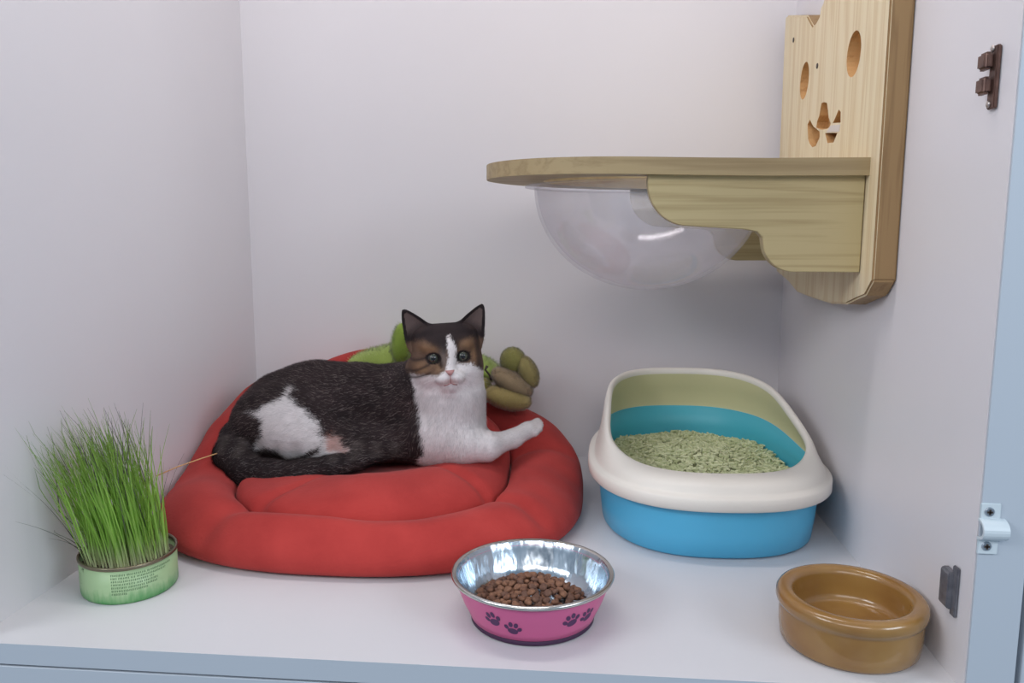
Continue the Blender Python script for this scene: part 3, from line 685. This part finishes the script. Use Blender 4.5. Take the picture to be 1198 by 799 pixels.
strands(P[k], Dd[k], Nn[k], Ln[k], r1.uniform(.0004, .0009, k.sum()), np.clip(Cc[k], 0, .85), 'fur', cat, M['coat'])
# eyes, nose, mouth, whiskers
def to_cat(v): return tuple(np.asarray(v) - CB)
M['eye'] = mat('iris', (.12, .14, .12), .08, spec=.7, Coat_Weight=.0)
n_, l_, b_ = nodes(M['eye']); t_ = n_.new('ShaderNodeTexCoord'); sp = n_.new('ShaderNodeSeparateXYZ'); l_.new(t_.outputs['Object'], sp.inputs[0])
def mth(op, a, b=None):
    q = n_.new('ShaderNodeMath'); q.operation = op
    for i, vv in enumerate((a, b)):
        if vv is None: continue
        if isinstance(vv, (int, float)): q.inputs[i].default_value = vv
        else: l_.new(vv, q.inputs[i])
    return q.outputs[0]
rad = mth('SQRT', mth('ADD', mth('POWER', mth('MULTIPLY', sp.outputs['X'], 1.12), 2.0), mth('POWER', sp.outputs['Z'], 2.0)))
rp = n_.new('ShaderNodeValToRGB'); e = rp.color_ramp.elements; e[0].position = .36; e[0].color = (.008, .008, .01, 1); e[1].position = .44; e[1].color = (.040, .050, .040, 1)
x_ = e.new(.60); x_.color = (.060, .066, .050, 1); x_ = e.new(.72); x_.color = (.02, .017, .015, 1)
l_.new(mth('DIVIDE', rad, .0090), rp.inputs['Fac']); l_.new(rp.outputs['Color'], b_.inputs['Base Color'])
for s in (-1, 1):
    bm = bmesh.new(); bmesh.ops.create_uvsphere(bm, u_segments=32, v_segments=20, radius=.0080)
    o = link('eye', bm_mesh(bm), M['eye'], cat, True, label='grey-green eye with a dark pupil'); c = H((s*.0195, -.0345, .0030)) - CB
    o.matrix_local = Matrix.Translation(c) @ Matrix(HR.tolist()).to_4x4()
M['nose'] = mat('pink nose', (.50, .25, .24), .5)
nv_ = [(-.0062, 0, .0026), (.0062, 0, .0026), (.0042, -.0008, -.0005), (.0012, -.0012, -.0042), (-.0012, -.0012, -.0042), (-.0042, -.0008, -.0005)]
bm = bmesh.new(); a_ = [bm.verts.new(v) for v in nv_]; b2 = [bm.verts.new((v[0]*1.1, v[1]+.005, v[2]*1.1)) for v in nv_]
bm.faces.new(a_); bm.faces.new(b2[::-1])
for i in range(6): bm.faces.new((a_[i], b2[i], b2[(i+1) % 6], a_[(i+1) % 6]))
bmesh.ops.bevel(bm, geom=bm.edges[:], offset=.0007, segments=2, affect='EDGES')
o = link('nose', bm_mesh(bm), M['nose'], cat, True, label='pink nose'); o.matrix_local = Matrix.Translation(H((0, -.0560, -.0145)) - CB) @ Matrix(HR.tolist()).to_4x4()
bm = tube_bm([H(p)-CB for p in ((-.0085, -.0510, -.0325), (-.0045, -.0540, -.0312), (0, -.0550, -.0290), (.0045, -.0540, -.0312), (.0085, -.0510, -.0325))], .0007, 6)
tube_bm([H(p)-CB for p in ((0, -.0575, -.0185), (0, -.0565, -.0230), (0, -.0550, -.0282))], .0006, 6, bm)
link('mouth', bm_mesh(bm), mat('mouth line', (.30, .12, .12), .6), cat, True)
M['whisker'] = mat('whisker', (.75, .72, .72), .4)
for s in (-1, 1):
    for i in range(5):
        p0 = np.array((s*.012, -.048, -.019-.0018*(i % 3))); d = np.array((s*1., -.25+.1*(i//3), .25-.16*i)); L = .030+.004*(i % 3); pts = []
        for q in range(6):
            tt = q/5; pts.append(H(p0 + d*L*tt + np.array((0, .006*tt*tt, -.008*tt*tt))) - CB)
        link('whisker', bm_mesh(tube_bm(pts, [.00018*(1-.8*q/5) for q in range(6)], 4)), M['whisker'], cat)

# ------------------------------------------------------------------ fuzzy plush pieces at the back of the bed
def plush(name, prims, k, res, lo, hi, base, m, col, nstr, parent=None, var=.2, Ls=(.004, .008)):
    xs, ys, zs = [np.arange(lo[i], hi[i], res) for i in range(3)]; Gp = np.stack(np.meshgrid(xs, ys, zs, indexing='ij'), -1); D = np.full(Gp.shape[:-1], 1.)
    for p in prims: D = smin(D, ell_sdf(Gp, p[0], p[1], p[2] if len(p) > 2 else None), k)
    V_, F_ = surface_nets(xs, ys, zs, D); V_ = relax(V_, F_, 1, .4); me = fast_mesh(V_-np.array(base), F_, name)
    bm = bmesh.new(); bm.from_mesh(me); bmesh.ops.recalc_face_normals(bm, faces=bm.faces[:]); bm.to_mesh(me); bm.free()
    c = np.empty(len(me.vertices)*3, 'f'); me.vertices.foreach_get('co', c); c = c.reshape(-1, 3)
    rr_ = np.random.default_rng(8)
    def cf(P): return np.array(col)*(1+var*vnoise(P, 90, 4)[:, None])
    ca = me.color_attributes.new('coat', 'FLOAT_COLOR', 'POINT'); q = np.ones((len(c), 4), 'f'); q[:, :3] = cf(c); ca.data.foreach_set('color', q.ravel())
    o = link(name, me, m, parent)
    if nstr:
        P, N_ = sample(me, nstr, rr_); d = N_*.7 + rr_.normal(size=P.shape)*.5; d /= np.linalg.norm(d, axis=1, keepdims=True)
        strands(P, d, N_, rr_.uniform(*Ls, nstr), np.full(nstr, .0007), cf(P)*rr_.uniform(.8, 1.15, (nstr, 1)), 'pile', o, m)
    return o
M['plush'] = coat_mat('plush pile', .9, .4)
def rotm(ax, ang): return np.array(Matrix.Rotation(ang, 3, ax))
# green leaf sewn to the bed (part of the bed) and its stem
leaf = plush('leaf', [((-.190, .622, .168), (.085, .042, .030), rotm('Y', -.15)), ((-.10, .615, .165), (.075, .042, .026), rotm('Y', .05)), ((-.036, .60, .160), (.030, .035, .011), rotm('Y', .20))], .03, .004, (-.30, .55, .10), (.06, .674, .225), BASEL, M['plush'], (.33, .43, .10), 14000, bed)
leaf['label'] = 'fuzzy lime green leaf'
stalk = plush('stalk', [((-.164, .575, .207), (.016, .016, .034), rotm('Y', .1))], .01, .003, (-.19, .54, .155), (-.12, .61, .25), BASEL, M['plush'], (.27, .38, .06), 1500, bed)
# olive plush with four lobes
pb = (.015, .555, .105)
plu = thing('plush_toy', 'small tan and olive lobed plush toy on the back rim of the red bed', 'plush toy', pb)
lobes = [((.010, .540, .130), (.037, .028, .0175), rotm('Y', .22)), ((.016, .548, .153), (.036, .026, .0165), rotm('Y', .52)), ((.016, .562, .184), (.0195, .020, .021), rotm('Y', -.15)), ((.040, .556, .168), (.0145, .020, .026), rotm('Y', -.40)), ((-.030, .560, .136), (.012, .016, .020), rotm('Y', .1))]
for i, lb_ in enumerate(lobes):
    c = lb_[0]; col = ((.44, .34, .13), (.34, .25, .15), (.30, .28, .09), (.36, .30, .12), (.36, .33, .11))[i]
    plush('lobe', [lb_], .004, .0028, tuple(np.array(c)-.045), tuple(np.array(c)+.045), pb, M['plush'], col, 6000, plu, .22, (.002, .0045))
tg = link('tag', bm_mesh(tube_bm([(-.031+.0, -.010, .052), (-.034, -.012, .060), (-.040, -.014, .068), (-.037, -.014, .074)], [.0022, .0016, .0016, .0026], 8)), mat('dark cord', (.08, .06, .05), .8), plu, True)

# straw lying across the bed edge
st = link('straw', bm_mesh(tube_bm([(-.442, .322, .0605), (-.42, .338, .069), (-.395, .356, .076), (-.378, .370, .080)], .0009, 6)), mat('dry straw', (.62, .36, .16), .7), None, True)
st['label'] = 'thin tan straw lying on the left rim of the red bed'; st['category'] = 'straw'

# ------------------------------------------------------------------ steel food bowl with pink outside
FB = (.0771, .1009, 0)
fb = thing('food_bowl', 'round steel pet bowl, pink outside with dark paw prints, holding kibble', 'bowl', FB)
M['steel'] = mat('brushed steel', (.50, .57, .63), .2, 1.0)
n_, l_, b_ = nodes(M['steel']); t_ = n_.new('ShaderNodeTexCoord'); gr = n_.new('ShaderNodeTexGradient'); gr.gradient_type = 'RADIAL'; l_.new(t_.outputs['Object'], gr.inputs['Vector'])
mp = n_.new('ShaderNodeMapping'); l_.new(t_.outputs['Object'], mp.inputs['Vector']); mp.inputs['Scale'].default_value = (1, 1, .12)
nz = n_.new('ShaderNodeTexNoise'); nz.inputs['Scale'].default_value = 75; nz.inputs['Detail'].default_value = 2; l_.new(mp.outputs[0], nz.inputs['Vector'])
bp = n_.new('ShaderNodeBump'); bp.inputs['Strength'].default_value = .65; bp.inputs['Distance'].default_value = .003; l_.new(nz.outputs['Fac'], bp.inputs['Height']); l_.new(bp.outputs['Normal'], b_.inputs['Normal'])
M['pink'] = mat('pink enamel', (.60, .115, .27), .4)
M['purple'] = mat('dark purple print', (.075, .02, .09), .5)
M['rubber'] = mat('dark rubber base', (.05, .018, .055), .7)
link('shell', lathe([(.0775, .0462), (.0765, .042), (.0745, .034), (.0700, .022), (.0655, .013), (.0628, .0062), (.0600, .0055), (.0600, .0075), (.0650, .0150), (.0720, .0300), (.0750, .044)], 96), M['pink'], fb, True)
link('rubber_base', lathe([(.0005, .0), (.0600, .0), (.0622, .0015), (.0620, .0045), (.0612, .0060), (.0590, .0060), (.0005, .006)], 96), M['rubber'], fb, True)
M['steel_rim'] = mat('polished steel rim', (.62, .61, .58), .22, 1.0)
link('rim', lathe([(.0776, .0448), (.0812, .0455), (.0820, .0475), (.0808, .0492), (.0785, .0490), (.0768, .0480)], 128), M['steel_rim'], fb, True)
link('basin', lathe([(.0770, .0482), (.0762, .0470), (.0735, .0400), (.0680, .0240), (.0630, .0150), (.0560, .0112), (.0400, .0102), (.0005, .0100)], 128), M['steel'], fb, True)
def shell_pt(s, zz):
    prof_ = [(.0628, .0062), (.0655, .013), (.0700, .022), (.0745, .034), (.0765, .042)]; r = np.interp(zz, [q[1] for q in prof_], [q[0] for q in prof_]) + .0003; return Vector((r*math.cos(s), r*math.sin(s), zz))
def paw(parent, ang, zc, rot, sc):
    bm = bmesh.new(); parts = [(0, -.0022, .0040, .0030, 0), (-.0048, .0008, .0016, .0022, .5), (-.0019, .0040, .0016, .0024, .1), (.0019, .0040, .0016, .0024, -.1), (.0048, .0008, .0016, .0022, -.5)]
    for cx, cy, a, b, tl in parts:
        vs = []
        for i in range(16):
            q = 2*PI*i/16; px, py = a*math.cos(q), b*math.sin(q); px, py = px*math.cos(tl)-py*math.sin(tl)+cx, px*math.sin(tl)+py*math.cos(tl)+cy
            px, py = (px*math.cos(rot)-py*math.sin(rot))*sc, (px*math.sin(rot)+py*math.cos(rot))*sc
            vs.append(bm.verts.new(shell_pt(ang + px/.072, zc + py*.95)))
        bm.faces.new(vs)
    link('paw_print', bm_mesh(bm), M['purple'], parent)
# the bowl's near side faces the camera along -Y
for a in (-1.98, .30, 2.4, 3.6):
    pass
for base_a in (-90-27, -90+34, -90+92, -90+180, -90-100):
    lft = base_a < -100
    paw(fb, math.radians(base_a + 0), .0270, .35, 1.4); paw(fb, math.radians(base_a + 15.5), .0205 if lft else .0265, -.15 if lft else .5, 1.35)
kib_m = [noisy(mat('kibble', (.16, .07, .04), .75), 200, c1, c2, .4, 300) for c1, c2 in (((.12, .052, .03), (.20, .09, .05)), ((.16, .072, .04), (.26, .125, .07)), ((.10, .045, .03), (.16, .08, .05)))]
km = []
for i in range(6):
    bm = bmesh.new(); bmesh.ops.create_icosphere(bm, subdivisions=2, radius=.0042); r_ = random.Random(i)
    for v in bm.verts:
        v.co.z *= .68; v.co *= 1 + .10*math.sin(v.co.x*900+i) + .07*math.cos(v.co.y*1100+2*i); 
        d = math.hypot(v.co.x, v.co.y); v.co.z *= 1 - .25*math.exp(-(d/.0018)**2)
    me = bm_mesh(bm); me.materials.append(kib_m[i % 3]); me.polygons.foreach_set('use_smooth', [True]*len(me.polygons)); km.append(me)
placed = []; r_ = random.Random(21); KC = (FB[0]-.003, FB[1]+.008)
def pile_h(r): return .0135 + .0165*max(0, 1-(r/.054)**2)
tries = 0
while len(placed) < 205 and tries < 60000:
    tries += 1; a = r_.uniform(0, 2*PI); r = .0550*math.sqrt(r_.uniform(0, 1)); x = r*math.cos(a); y = r*math.sin(a)*.92
    z = pile_h(math.hypot(x, y)) + r_.uniform(-.0045, .0015)
    if z < .0138: z = .0138
    if all((x-q[0])**2+(y-q[1])**2+((z-q[2])*1.2)**2 > .0064**2 for q in placed): placed.append((x, y, z))
k0 = None
for i, (x, y, z) in enumerate(placed):
    o = bpy.data.objects.new('kibble', km[i % 6]); COL.objects.link(o); o.location = (KC[0]+x, KC[1]+y, z); o.rotation_euler = (r_.uniform(-.6, .6), r_.uniform(-.6, .6), r_.uniform(0, 6))
    o['label'] = 'small round brown kibble piece in the pile in the pink bowl'; o['category'] = 'kibble'; o['group'] = 'kibble pieces in the pink bowl'

# ------------------------------------------------------------------ brown glazed dish
YB = (.3800, .0790, 0)
M['glaze'] = noisy(mat('amber brown glaze', (.36, .19, .05), .22, spec=.6, Coat_Weight=.3, Coat_Roughness=.08), 14, (.255, .125, .034), (.34, .19, .055))
yb_ = thing('ceramic_dish', 'round amber brown glazed ceramic dish in the right front corner', 'dish', YB)
link('dish_body', lathe([(.0005, .0012), (.054, .0012), (.056, 0), (.0595, .0008), (.0620, .004), (.0635, .015), (.0640, .0330), (.0636, .0348), (.0660, .0368), (.0672, .0405), (.0670, .0455), (.0650, .0485), (.0620, .0500), (.0560, .0498), (.0525, .0480), (.0510, .0440),
      (.0505, .032), (.0500, .024), (.0475, .0190), (.042, .0172), (.0005, .0168)], 128), M['glaze'], yb_, True)

# ------------------------------------------------------------------ cat grass in a green tin
GT = (-.3701, .1331, 0); GA = .6118
gt = thing('grass_tin', 'low oval green tin of sprouting cat grass on the floor by the left wall', 'potted grass', GT, GA)
A2, B2, HT = .0490, .0535, .0405
M['label_green'] = mat('pale green printed tin', (.28, .46, .21), .4)
n_, l_, b_ = nodes(M['label_green']); t_ = n_.new('ShaderNodeTexCoord'); sp = n_.new('ShaderNodeSeparateXYZ'); l_.new(t_.outputs['Object'], sp.inputs[0])
mp = n_.new('ShaderNodeMapping'); mp.inputs['Scale'].default_value = (1, 1, .25); l_.new(t_.outputs['Object'], mp.inputs[0]); nz = n_.new('ShaderNodeTexNoise'); nz.inputs['Scale'].default_value = 260; l_.new(mp.outputs[0], nz.inputs['Vector'])
nz2 = n_.new('ShaderNodeTexNoise'); nz2.inputs['Scale'].default_value = 45; l_.new(t_.outputs['Object'], nz2.inputs['Vector'])
hh = mth('SUBTRACT', mth('ADD', mth('MULTIPLY', nz.outputs['Fac'], .014), mth('MULTIPLY', nz2.outputs['Fac'], .012)), sp.outputs['Z'])
rp = n_.new('ShaderNodeValToRGB'); e = rp.color_ramp.elements; e[0].position = .0; e[0].color = (.36, .52, .28, 1); e[1].position = .55; e[1].color = (.08, .30, .09, 1)
l_.new(mth('MULTIPLY', mth('ADD', hh, .001), 40.), rp.inputs['Fac']); l_.new(rp.outputs['Color'], b_.inputs['Base Color'])
def oval(ra, z): return np.stack([(A2+ra)*np.cos(TH), (B2+ra)*np.sin(TH), np.full(NT, z)], 1)
link('tin_wall', rings_mesh([oval(-.0040, .0008), oval(-.0015, .0), oval(-.0004, .0015), oval(0, .004), oval(0, HT-.003), oval(-.0008, HT-.003), oval(-.0008, .004), oval(-.006, .002)], True, True), M['label_green'], gt, True)
M['tin_rim'] = mat('bronze tin rim', (.22, .19, .13), .3, .9)
link('rim', rings_mesh([oval(-.0007, HT-.0045), oval(.0010, HT-.0030), oval(.0013, HT-.0008), oval(.0004, HT+.0004), oval(-.0014, HT), oval(-.0020, HT-.003), oval(-.0012, HT-.0045)]), M['tin_rim'], gt, True)
M['soil'] = noisy(mat('dark soil', (.05, .035, .03), .95), 300, (.05, .035, .03), (.20, .15, .12), .8, 300)
so = [oval(-.0022 - .0075*j, HT-.010 + .0008*math.sin(j*2.)) for j in range(6)]
for s_ in so: s_[:, 2] += .0022*vnoise(s_, 260, 2)
link('soil', rings_mesh(so, False, True), M['soil'], gt, True)
# printed rows of tiny text and the mark at the left
def tin_pt(s, zz, off=.0003): return Vector(((A2+off)*math.cos(s), (B2+off)*math.sin(s), zz))
M['ink'] = mat('dark green ink', (.035, .10, .04), .6)
bm = bmesh.new()
def glyph(s, z, w, h):
    n = 3; vs = [bm.verts.new(tin_pt(s, z)), bm.verts.new(tin_pt(s+w, z)), bm.verts.new(tin_pt(s+w, z+h)), bm.verts.new(tin_pt(s, z+h))]; bm.faces.new(vs)
r_ = random.Random(4)
s_start = math.radians(-80) - GA
for row in range(7):
    z = .0315 - row*.0034; s = s_start; end = s_start + (1.30, 1.15, .85, .95, .9, .7, .3)[row]
    while s < end:
        w = .026 if r_.random() < .85 else .012
        for q in range(3):
            glyph(s + r_.uniform(0, .004), z + q*.0008, w*r_.uniform(.6, .95), .00032)
        glyph(s + w*r_.uniform(.2, .5), z, .004, .0021)
        s += w + .010 + (.02 if r_.random() < .06 else 0)
for (s, z, w, h) in ((math.radians(-122)-GA, .0345, .055, .0012), (math.radians(-121)-GA, .0315, .012, .003), (math.radians(-124)-GA, .0330, .012, .0020)): glyph(s, z, w, h)
for row in range(5):
    s = math.radians(-137)-GA
    for q in range(5): glyph(s + q*.034, .0275-row*.0026, .024, .0004)
link('printed_text', bm_mesh(bm), M['ink'], gt)
# blades
M['blade'] = mat('grass blade', (.20, .42, .06), .5, spec=.3); n_, l_, b_ = nodes(M['blade'])
at = n_.new('ShaderNodeAttribute'); at.attribute_name = 'coat'; l_.new(at.outputs['Color'], b_.inputs['Base Color'])
tl_ = n_.new('ShaderNodeBsdfTranslucent'); l_.new(at.outputs['Color'], tl_.inputs['Color']); mxs = n_.new('ShaderNodeMixShader'); mxs.inputs[0].default_value = .45
l_.new(b_.outputs[0], mxs.inputs[1]); l_.new(tl_.outputs[0], mxs.inputs[2]); l_.new(mxs.outputs[0], n_['Material Output'].inputs['Surface'])
V = []; F = []; CC = []; r_ = random.Random(12)
Ri = Matrix.Rotation(-GA, 3, 'Z')
def blade(x, y, L, leanx, leany, curl, w, dry=0):
    """root in world offset from tin centre; leans in world x/y"""
    b0 = len(V); n = 9; ph = r_.uniform(0, PI); tone = r_.uniform(.7, 1.25)
    p = Vector((x, y, HT-.0105)); 
    for i in range(n+1):
        t = i/n; q = p + Vector((leanx*L*t + curl[0]*L*t*t, leany*L*t + curl[1]*L*t*t, L*t*(1-.10*t) - curl[2]*L*t*t))
        q.x = max(q.x, -.4470 - GT[0]); ww = w*(1-t**2.2)*.5+.00012; sdv = Vector((math.cos(ph+t), math.sin(ph+t), 0))*ww
        V.append(Ri @ (q+sdv)); V.append(Ri @ (q-sdv))
        c = np.array((.75, .75, .52))*(1-sstep(0, .22, t)) + np.array((.36, .60, .12))*sstep(0, .22, t); c = c*(1-.45*sstep(.5, 1, t)) if not dry else c*.0 + np.array((.10, .13, .06))*(1-t)+np.array((.16, .15, .15))*t
        CC.append(c*tone); CC.append(c*tone)
    for i in range(n): F.append((b0+2*i, b0+2*i+1, b0+2*i+3, b0+2*i+2))
for i in range(430):
    a = r_.uniform(0, 2*PI); r = math.sqrt(r_.uniform(0, 1)); x = .043*r*math.cos(a)-.000; y = .040*r*math.sin(a)
    side = x/.043
    L = max(.05, r_.gauss(.142, .020)) * (1-.16*side*side) ; 
    blade(x, y, L, -.15 + .06*side + r_.gauss(0, .06), -.02+r_.gauss(0, .07), (r_.gauss(-.06, .06), r_.gauss(0, .06), 0), r_.uniform(.0011, .0017))
for i in range(90):
    a = r_.uniform(0, 2*PI); x = .038*math.cos(a)*r_.random(); y = .036*math.sin(a)*r_.random()
    blade(x, y, r_.uniform(.15, .185), -.12+r_.gauss(0, .12), r_.gauss(0, .1), (r_.gauss(-.05, .12), r_.gauss(0, .1), 0), .0011, dry=1 if r_.random() < .5 else 0)
for (x, y, L, lx, c0, cz) in ((-.03, 0, .125, -.62, -.65, .10), (-.03, .01, .11, -.45, -.40, .05), (-.036, -.01, .060, -.6, -.5, .35), (-.03, -.02, .055, -.4, -.6, .4), (.03, .01, .13, .05, .22, 0), (.035, 0, .115, .0, .16, 0), (.02, 0, .15, .0, .10, 0), (.0, 0, .175, -.1, .05, 0)):
    blade(x, y, L, lx, 0, (c0, 0, cz), .0011, dry=1)
for (x, y, L, lx, ly, c0, c1) in ((-.040, -.012, .150, -.22, -.30, -.1, -.12), (-.036, -.016, .140, -.16, -.38, -.1, -.10), (-.036, .0, .160, -.26, -.16, -.1, -.1), (-.04, -.01, .075, -.3, -.45, -.2, -.3)):
    blade(x, y, L, lx, ly, (c0, c1, .05), .0011, dry=1)
gm = mesh(V, F); ca = gm.color_attributes.new('coat', 'FLOAT_COLOR', 'POINT'); q = np.ones((len(V), 4), 'f'); q[:, :3] = np.array(CC); ca.data.foreach_set('color', q.ravel())
g = link('grass_blades', gm, M['blade'], gt, True); g['kind'] = 'stuff'
